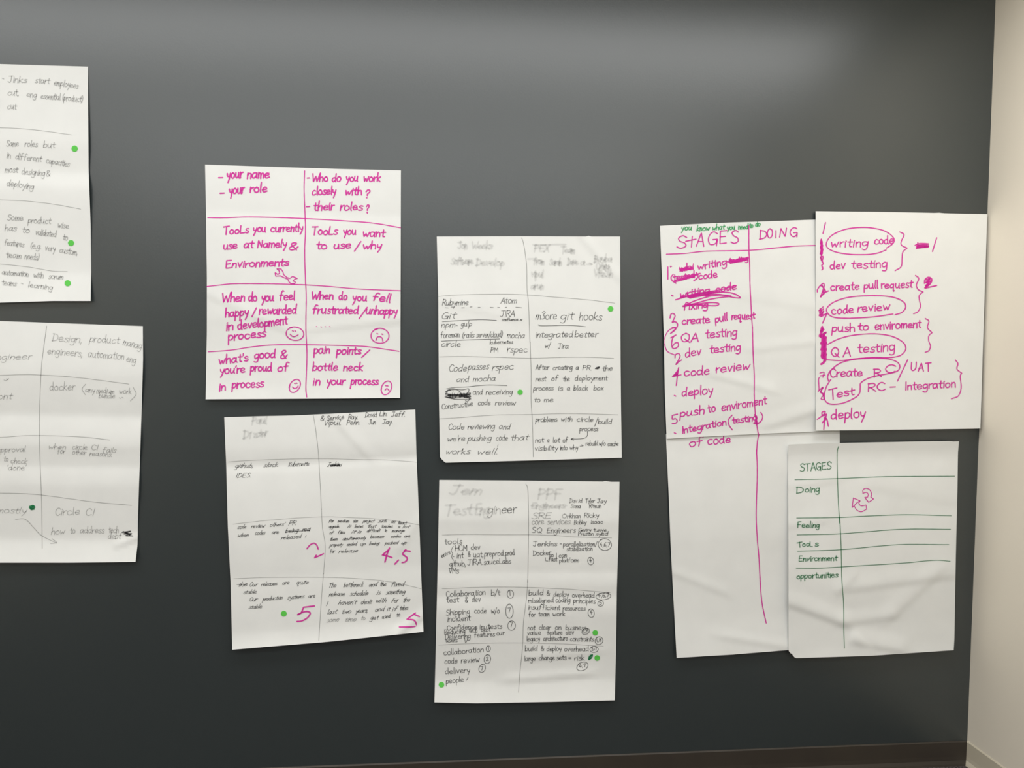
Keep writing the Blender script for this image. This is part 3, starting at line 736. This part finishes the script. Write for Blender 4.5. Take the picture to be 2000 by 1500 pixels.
part(K_, 'handwritten_lettering', BK, 1.7, W(N_, 30, 'problems 1058 812 1280 806; with 1318 806 1435 806; circle 1482 808 1650 806; build 1700 832 1840 832; process 1510 906 1700 904; not 1055 1022 1140 1020; a 1180 1020 1198 1020; lot 1238 1022 1305 1020; of 1338 1022 1390 1020', slant=.12)
     + W(N_, 28, 'visibility 1050 1106 1285 1100; into 1310 1100 1385 1098; why 1410 1098 1495 1096; rebuild 1575 1056 1700 1052; w/o 1710 1054 1775 1052; cache 1800 1058 1910 1056', slant=.12)
     + L(N_, '1700,765 1665,855|1590,905 1590,950 1550,980 1425,987|1450,975 1422,987 1450,997|1515,1060 1548,1056 1530,1046'))

# ================================================================ tilted cursive sheet
P, Q = (430, 790, 4.878), (430, 1000, 4.878)
K_ = 'tilted'
part(K_, 'ruled_line', GR, 1.5, L(P, '885,95 905,200 935,450 950,700 965,1000') + L(Q, '965,-30 975,150 995,260 1000,330 998,430 985,590|984,585 960,900 940,1225'))
part(K_, 'ruled_line', GR, 1.3, L(P, '80,548 300,532 600,522 940,515 1300,525 1600,530 1870,550'))
part(K_, 'ruled_line', GR, 1.3, L(Q, '125,115 500,75 960,45 1300,55 1600,75 1900,122'))
part(K_, 'ruled_line', GR, 1.3, L(Q, '130,635 500,622 1000,622 1400,640 1650,670 1915,730'))
part(K_, 'smudged_lettering', 'smudge', 5.0, W(P, 38, 'Paul 305 188 440 182; Di 225 325 290 318; zcter 320 312 445 300', slant=.2), 'pale smudged writing')
cur = dict(slant=.45, join=True, jit=.75)
part(K_, 'handwritten_lettering', BK, 1.7, W(P, 27, '& 955 155 990 152; Service 1015 152 1180 138; Ray. 1220 142 1310 138; David 1380 122 1490 118; Lin. 1515 110 1590 108; Jeff. 1630 116 1760 114; Vipul. 985 196 1150 194; Penn. 1205 194 1330 190; Jun 1415 190 1480 188; Jay. 1545 186 1640 184', slant=.25))
part(K_, 'handwritten_lettering', BK, 1.5, W(P, 24, 'github, 140 604 310 600; slack. 415 596 555 590; Kubernette 650 590 845 584', **cur) + W(P, 22, 'IDES. 150 696 290 690', slant=.3))
part(K_, 'crossed_out_lettering', BK, 1.7, W(P, 24, 'Jenkins 1020 592 1155 588', **cur) + L(P, '1050,578 1140,574 1060,582 1145,580 1055,586 1140,584'))
part(K_, 'handwritten_lettering', BK, 1.5, W(Q, 22, "code 165 160 245 156; review 295 154 420 146; others' 470 140 610 132; when 165 240 265 236; codes 330 217 425 213; are 490 210 555 206; released 580 264 770 246", **cur) + W(Q, 26, 'PR 650 128 715 124', slant=.4) + L(Q, '820,222 812,240'))
part(K_, 'crossed_out_lettering', BK, 1.7, W(Q, 24, 'being 620 197 740 190; rea 780 184 850 180', **cur) + L(Q, '622,192 700,184 850,176|850,180 862,150'))
part(K_, 'handwritten_lettering', BK, 1.5, W(Q, 17, 'For 1035 100 1080 98; medium 1120 98 1225 98; size 1265 98 1310 98; project 1360 100 1465 98; such 1505 100 1580 98; as 1625 104 1665 104; React 1695 118 1772 116; upgrade. 1035 152 1135 148; It 1210 150 1238 150; knows 1280 150 1360 148; that 1400 150 1480 148; touches 1535 150 1640 148; a 1695 152 1712 152; lot 1735 152 1798 152;'
     'of 1040 212 1075 210; files. 1120 208 1190 204; it 1250 200 1280 200; is 1310 200 1338 198; difficult 1395 192 1520 188; to 1565 190 1588 188; manage 1635 192 1755 188; them 1045 272 1115 268; simultaneously 1165 268 1385 258; because 1430 248 1560 244; codes 1625 244 1718 242; are 1750 242 1808 240;'
     'properly 1045 328 1165 322; ended 1205 322 1298 318; up 1330 318 1382 316; being 1420 314 1512 308; pushed 1570 308 1692 304; up 1720 306 1772 304', **cur) + W(Q, 20, 'for 1045 392 1088 388; release 1125 390 1308 382', **cur))
part(K_, 'handwritten_lettering', BK, 1.5, W(Q, 22, 'the 165 712 255 704; Our 275 710 350 706; releases 390 708 540 694; are 590 692 655 688; quite 725 690 838 686; stable 222 780 342 774; Our 275 852 348 848; production 405 848 592 830; systems 640 832 798 818; are 838 818 902 814; stable 272 922 395 916', **cur) + L(Q, '160,690 250,686'))
part(K_, 'handwritten_lettering', BK, 1.6, W(Q, 24, "The 1030 720 1102 716; bottleneck 1175 714 1362 708; and 1415 710 1492 706; the 1520 706 1578 704; fixed 1625 708 1748 706; release 1035 804 1182 798; schedule 1235 798 1408 790; is 1490 786 1522 784; something 1580 784 1758 776; I 1010 890 1045 888; haven't 1125 884 1292 876; dealt 1340 876 1438 872; with 1480 862 1578 858; for 1630 862 1692 858; the 1740 858 1808 852;"
     "last 1020 974 1108 966; two 1155 968 1242 964; years, 1290 962 1402 954; and 1475 948 1558 942; it 1590 944 1612 942; if 1635 950 1682 940; takes 1710 934 1788 928; get 1430 1028 1502 1022; used 1540 1016 1618 1008; to 1680 998 1712 994", **cur))
part(K_, 'handwritten_lettering', 'grey', 1.6, W(Q, 24, 'some 1015 1050 1128 1040; time 1185 1042 1292 1038; to 1340 1030 1378 1028', **cur), 'fading pen handwriting')
part(K_, 'number_lettering', MG, 3.6, L(Q, '828,348 858,312 895,296 922,318 934,352|984,397 935,420 898,437 898,437 915,412'), 'broken magenta numeral 2')
part(K_, 'number_lettering', MG, 4.2, L(Q, '1612,344 1590,400 1570,475|1600,362 1545,410 1545,410 1580,414 1635,432|1698,458 1665,494|1768,358 1735,400 1735,400 1778,432 1780,455 1760,475 1735,480|1755,366 1808,372'))
part(K_, 'number_lettering', MG, 4.0, L(Q, '897,894 795,906 795,906 772,958 735,978 735,978 800,950 845,950 858,968 830,1008 780,1036 735,1042'))
part(K_, 'number_lettering', MG, 4.0, L(Q, '1860,962 1778,1022 1778,1022 1845,1030 1868,1068 1855,1088 1820,1093 1710,1095|1850,975 1897,995'))

# ================================================================ lowest middle sheet
R, S = (840, 930, 5.263), (840, 1140, 5.263)
K_ = 'test_engineer'
part(K_, 'ruled_line', GR, 1.6, L(R, '985,80 1005,140 1012,400 1012,600 1006,1000 1003,1090') + L(S, '1003,-40 1000,40 985,200 960,400 950,650 920,950 910,1115'))
for c, spec in ((R, '125,605 400,598 700,602 1010,602 1300,610 1500,625 1865,635'), (S, '125,50 600,35 1000,38 1400,55 1700,80 1850,92'), (S, '90,630 500,612 950,608 1400,620 1780,642')):
    part(K_, 'ruled_line', GR, 1.4, L(c, spec))
part(K_, 'smudged_lettering', 'smudge', 5.6, W(R, 52, 'Jem 200 190 520 188', slant=.3) + W(R, 64, 'Test 150 402 425 398; Eng 465 392 600 388', slant=.2), 'pale smudged writing')
part(K_, 'handwritten_lettering', 'faint', 3.2, W(R, 52, 'gin 590 388 725 384', slant=.1), 'half smudged writing')
part(K_, 'handwritten_lettering', BK, 1.8, W(R, 54, 'eer 735 382 885 378', slant=.1))
part(K_, 'smudged_lettering', 'smudge', 5.4, W(R, 58, 'PPF 1110 235 1350 232') + W(R, 32, 'Engineers 1045 332 1390 326'), 'pale smudged writing')
part(K_, 'handwritten_lettering', 'faint', 2.8, W(R, 36, 'SRE 1045 438 1240 434; core 1045 496 1170 494; services 1205 496 1440 494') + W(R, 24, 'Dav 1435 272 1510 272; Sa 1445 326 1495 326; Or 1355 432 1430 430'), 'half smudged writing')
part(K_, 'handwritten_lettering', BK, 1.6, W(R, 24, 'id 1525 272 1562 272; Tyler 1595 272 1690 272; Jay 1715 276 1812 274; na 1500 326 1548 326; Ritesh 1635 326 1758 325; Bobby 1480 494 1605 492; Isaac 1650 490 1775 488; Gerry 1525 572 1655 570; tunye 1680 572 1812 570; Preston 1522 612 1678 610; syed 1700 612 1828 608') + W(R, 27, 'khan 1435 430 1545 428; Ricky 1585 424 1735 420'))
part(K_, 'handwritten_lettering', BK, 1.6, W(R, 32, 'SQ 1045 582 1145 580; Engineers 1200 582 1495 580'))
part(K_, 'handwritten_lettering', BK, 1.7, W(R, 34, 'tools 150 702 330 695; HCM 258 768 380 765; dev 420 758 515 755; int 275 842 345 840; & 390 828 415 828; uat, 445 832 545 830; preprod. 560 826 765 818; prod 775 816 870 810; github, 200 928 365 922; JIRA. 385 912 540 908; sauceLabs 555 908 830 896; VMs 195 1000 295 998', slant=.06)
     + W(R, 26, 'envs 120 840 208 796') + dots(R, '240,826', 5) + L(R, '238,720 215,768 232,790 222,830 242,865'))
part(K_, 'handwritten_lettering', BK, 1.7, W(R, 30, 'Jenkins 1060 720 1305 716; Docker 1060 816 1242 808', slant=.05) + W(R, 26, 'parallelization/ 1370 720 1715 718; stabilization 1405 768 1670 766; so 1225 832 1270 830; I 1295 834 1300 834; can 1325 836 1405 834; fast 1220 876 1305 874; platform 1330 886 1530 882; 4,6,7 1745 724 1850 722; 4 1638 884 1662 882', slant=.05)
     + L(R, '1335,695 1352,695|1185,838 1188,868 1212,872') + O(R, 1795, 703, 75, 58) + O(R, 1650, 872, 33, 38))
part(K_, 'handwritten_lettering', BK, 1.7, W(S, 34, 'Collaboration 165 136 570 112; b/t 630 120 720 116; test 170 192 295 188; & 360 190 390 190; dev 430 188 520 186; Shipping 165 326 410 308; code 455 304 580 302; w/o 628 304 715 302; incident 180 392 415 378', slant=.05)
     + W(S, 30, 'Confidence 175 478 485 464; in 510 464 560 462; tests 595 462 740 458; Reducing 150 522 360 508; tech 400 502 485 498; debt 525 496 620 490; Delivering 155 572 415 556; features 455 550 665 540; our 685 532 765 526; users 165 602 280 598; 1 815 122 830 120; 7 800 292 828 290; 7 822 440 850 438', slant=.05)
     + O(S, 825, 107, 32, 45) + O(S, 815, 283, 42, 70) + O(S, 837, 430, 38, 52) + L(S, '355,560 365,605 390,560'))
part(K_, 'handwritten_lettering', BK, 1.7, W(S, 30, 'build 1015 120 1165 116; & 1200 122 1232 120; deploy 1270 132 1425 130; overhead 1460 140 1690 142; misaligned 1010 196 1270 190; coding 1290 192 1440 190; principles 1475 196 1700 204; insufficient 1010 264 1335 268; resources 1365 274 1595 276; for 1015 340 1080 338; team 1115 336 1225 334; work 1260 334 1390 332', slant=.05)
     + W(S, 26, '4,6,7 1725 140 1840 135; 5 1740 215 1765 213; 4 1642 316 1670 314', slant=.05) + O(S, 1780, 130, 75, 38, -.1) + O(S, 1752, 203, 32, 28) + O(S, 1655, 303, 32, 46))
part(K_, 'handwritten_lettering', BK, 1.7, W(S, 29, 'not 1005 476 1080 474; clear 1120 472 1240 470; on 1285 472 1350 470; business 1395 472 1602 474; value 1000 528 1140 524; feature 1205 524 1360 522; dev 1395 524 1480 522; legacy 995 592 1130 588; architecture 1165 588 1415 582; constraints 1440 588 1680 592', slant=.05)
     + W(S, 20, '1,8 1575 505 1630 490; 1,8 1710 598 1762 590', slant=.05) + O(S, 1600, 490, 44, 28, -.5) + O(S, 1735, 585, 40, 42))
part(K_, 'handwritten_lettering', BK, 1.7, W(S, 34, 'collaboration 140 736 550 700; code 150 824 282 816; review 320 814 508 806; delivery 155 930 412 912; people 165 1028 345 1010', slant=.08) + W(S, 24, '1 592 685 606 682; 2 572 792 605 788; 7 518 890 548 885') + O(S, 598, 668, 22, 32) + O(S, 588, 775, 36, 45, .3) + O(S, 535, 870, 32, 46, .3) + L(S, '390,962 376,992'))
part(K_, 'handwritten_lettering', BK, 1.7, W(S, 30, 'build 978 692 1105 690; & 1140 690 1172 688; deploy 1200 692 1350 690; overhead 1380 696 1630 692; large 972 794 1085 790; change 1120 786 1280 782; sets 1300 784 1400 780; = 1430 782 1452 780; risk 1485 788 1590 784', slant=.05)
     + W(S, 22, '2-7 1660 688 1715 682; 4,7 1530 868 1605 850', slant=.05) + O(S, 1685, 675, 42, 33) + O(S, 1565, 850, 60, 44, -.3))
part(K_, 'marker_blot', 'deep_green', 2.6, L(S, '1668,728 1640,742 1630,780 1655,765 1670,735 1645,750 1638,775 1660,760 1662,735 1650,745 1645,770'), 'dark green marker blot')

# ================================================================ the two sheets on the left
T, U_ = (0, 100, 2.886), (0, 610, 2.94)
K_ = 'upper_left'
for spec in ('-60,430 0,432 100,435 250,450 405,472', '-60,832 0,838 150,845 300,862 455,890', '-60,1196 0,1200 150,1215 300,1240 380,1243'):
    part(K_, 'ruled_line', GR, 1.4, L(T, spec))
sm = dict(slant=.1, jit=.4)
part(K_, 'smudged_lettering', 'faint', 2.9, W(T, 20, 'Jinks 45 176 150 178; start 200 180 278 184; employees 305 192 440 212; cut, 45 250 105 250; eng 150 258 205 262; essential 230 268 340 276; (product) 352 278 465 288; cut 42 328 92 328', **sm) + dots(T, '18,155', 3), 'pale smudged writing')
part(K_, 'smudged_lettering', 'faint', 2.9, W(T, 20, 'Same 38 537 105 537; roles 140 538 212 540; but 245 543 310 545; in 38 602 60 604; different 88 608 232 624; capacities 260 630 390 652; most 28 684 100 686; designing 122 694 252 704; & 262 706 285 706; deploying 38 758 188 780', **sm), 'pale smudged writing')
part(K_, 'smudged_lettering', 'faint', 2.9, W(T, 20, 'Some 42 952 130 956; product 158 968 285 974; wise 325 995 387 1000; has 28 1012 92 1014; to 125 1022 167 1026; validated 200 1036 316 1048; to 355 1064 382 1066; features 25 1094 135 1104; (e.g. 172 1110 230 1116; very 255 1124 312 1128; custom, 335 1136 435 1148; team 35 1164 120 1168; needs) 140 1170 218 1178', **sm), 'pale smudged writing')
part(K_, 'smudged_lettering', 'faint', 2.9, W(T, 18, 'automation 12 1260 160 1270; with 190 1276 245 1278; scrum 275 1282 355 1286; teams 12 1318 92 1324; learning 160 1330 295 1346', **sm) + dots(T, '125,1310', 4), 'pale smudged writing')
K_ = 'lower_left'
part(K_, 'ruled_line', GR, 1.7, L(U_, '268,80 240,300 230,500 228,700 232,900 240,1100 243,1355'))
for spec in ('-200,368 0,362 120,358 240,360 450,375 740,412', '-200,722 0,718 150,708 350,710 500,718 630,733', '-200,1036 0,1038 120,1040 250,1050 400,1070 550,1090 755,1108'):
    part(K_, 'ruled_line', GR, 1.5, L(U_, spec))
part(K_, 'handwritten_lettering', 'faint', 2.5, W(U_, 21, 'Engineer -60 276 180 268; front -60 500 65 498', slant=.2) + dots(U_, '28,390 42,384', 3) + L(U_, '36,392 50,380'))
part(K_, 'handwritten_lettering', 'faint', 2.5, W(U_, 24, 'Design, 300 164 468 176; product 515 170 682 180; manag 705 186 810 212; engineers, 272 240 472 254; automation 505 256 712 272; eng 725 284 778 292', slant=.12))
part(K_, 'handwritten_lettering', 'faint', 2.5, W(U_, 26, 'docker 285 450 430 446', slant=.12) + W(U_, 18, 'any 490 458 545 462; medium 555 464 655 468; work 685 468 755 468; bundle 568 492 660 494', slant=.12) + L(U_, '492,412 472,440 490,472|765,430 782,470 750,508') + dots(U_, '690,492 705,490', 3))
part(K_, 'handwritten_lettering', 'faint', 2.4, W(U_, 18, "approval -20 804 145 800; to 22 856 48 856; check 62 866 155 870; 'done' 40 906 148 906", slant=.15))
part(K_, 'handwritten_lettering', 'faint', 2.4, W(U_, 17, 'when 280 786 378 786; circle 415 786 500 788; CI 525 790 562 790; fails 590 804 665 806; for 330 812 372 812; other 415 816 492 820; reasons. 515 824 642 828', slant=.15))
part(K_, 'handwritten_lettering', 'faint', 2.4, W(U_, 20, 'mostly -20 1150 150 1156', slant=.2) + L(U_, '90,1188 145,1188 190,1232 240,1282 325,1325|300,1300 325,1322 292,1327'))
part(K_, 'handwritten_lettering', 'faint', 2.5, W(U_, 24, 'Circle 315 1166 458 1160; CI 490 1166 540 1164', slant=.15))
part(K_, 'handwritten_lettering', 'faint', 2.5, W(U_, 21, 'how 295 1276 372 1274; to 405 1270 432 1268; address 460 1268 598 1268; tech 625 1266 680 1266; debt 620 1302 692 1302', slant=.15))
part(K_, 'crossed_out_lettering', BK, 3.0, L(U_, '702,1264 750,1256 712,1272 756,1270 722,1282 762,1284|708,1258 748,1280 720,1262 752,1276'), 'black scribbled-out word')
part(K_, 'marker_dot', 'deep_green', 3.4, L(U_, '170,1120 195,1112 172,1126 198,1122 176,1132 196,1130|172,1114 190,1108 200,1118'), 'dark green marker dot')

# ---------------------------------------------------------------- stickers
sticker('upper_left', 145.9, 290.2, 6.0, 'light green dot sticker, topmost of three on the highest smudged sheet')
sticker('upper_left', 138.9, 474.6, 5.8, 'light green dot sticker, middle one of three on the highest smudged sheet')
sticker('upper_left', 132.4, 553.2, 6.0, 'light green dot sticker, lowest of three on the highest smudged sheet')
sticker('tilted', 554.4, 1198.4, 5.6, 'green dot sticker beside the big magenta 5 on the tilted cursive sheet')
sticker('rubymine', 1192.4, 603.2, 5.4, 'light green dot sticker above the words git hooks on the dog-eared pen sheet')
sticker('rubymine', 1015.8, 766.0, 5.2, 'light green dot sticker after the word receiving on the dog-eared pen sheet')
sticker('test_engineer', 1162.4, 1235.6, 5.3, 'green dot sticker beside the words feature dev on the sheet of circled numbers')
sticker('test_engineer', 1166.2, 1284.8, 5.3, 'green dot sticker beside the dark green blot on the sheet of circled numbers')
sticker('test_engineer', 862.2, 1337.2, 5.5, 'green dot sticker beside the word people on the sheet of circled numbers')
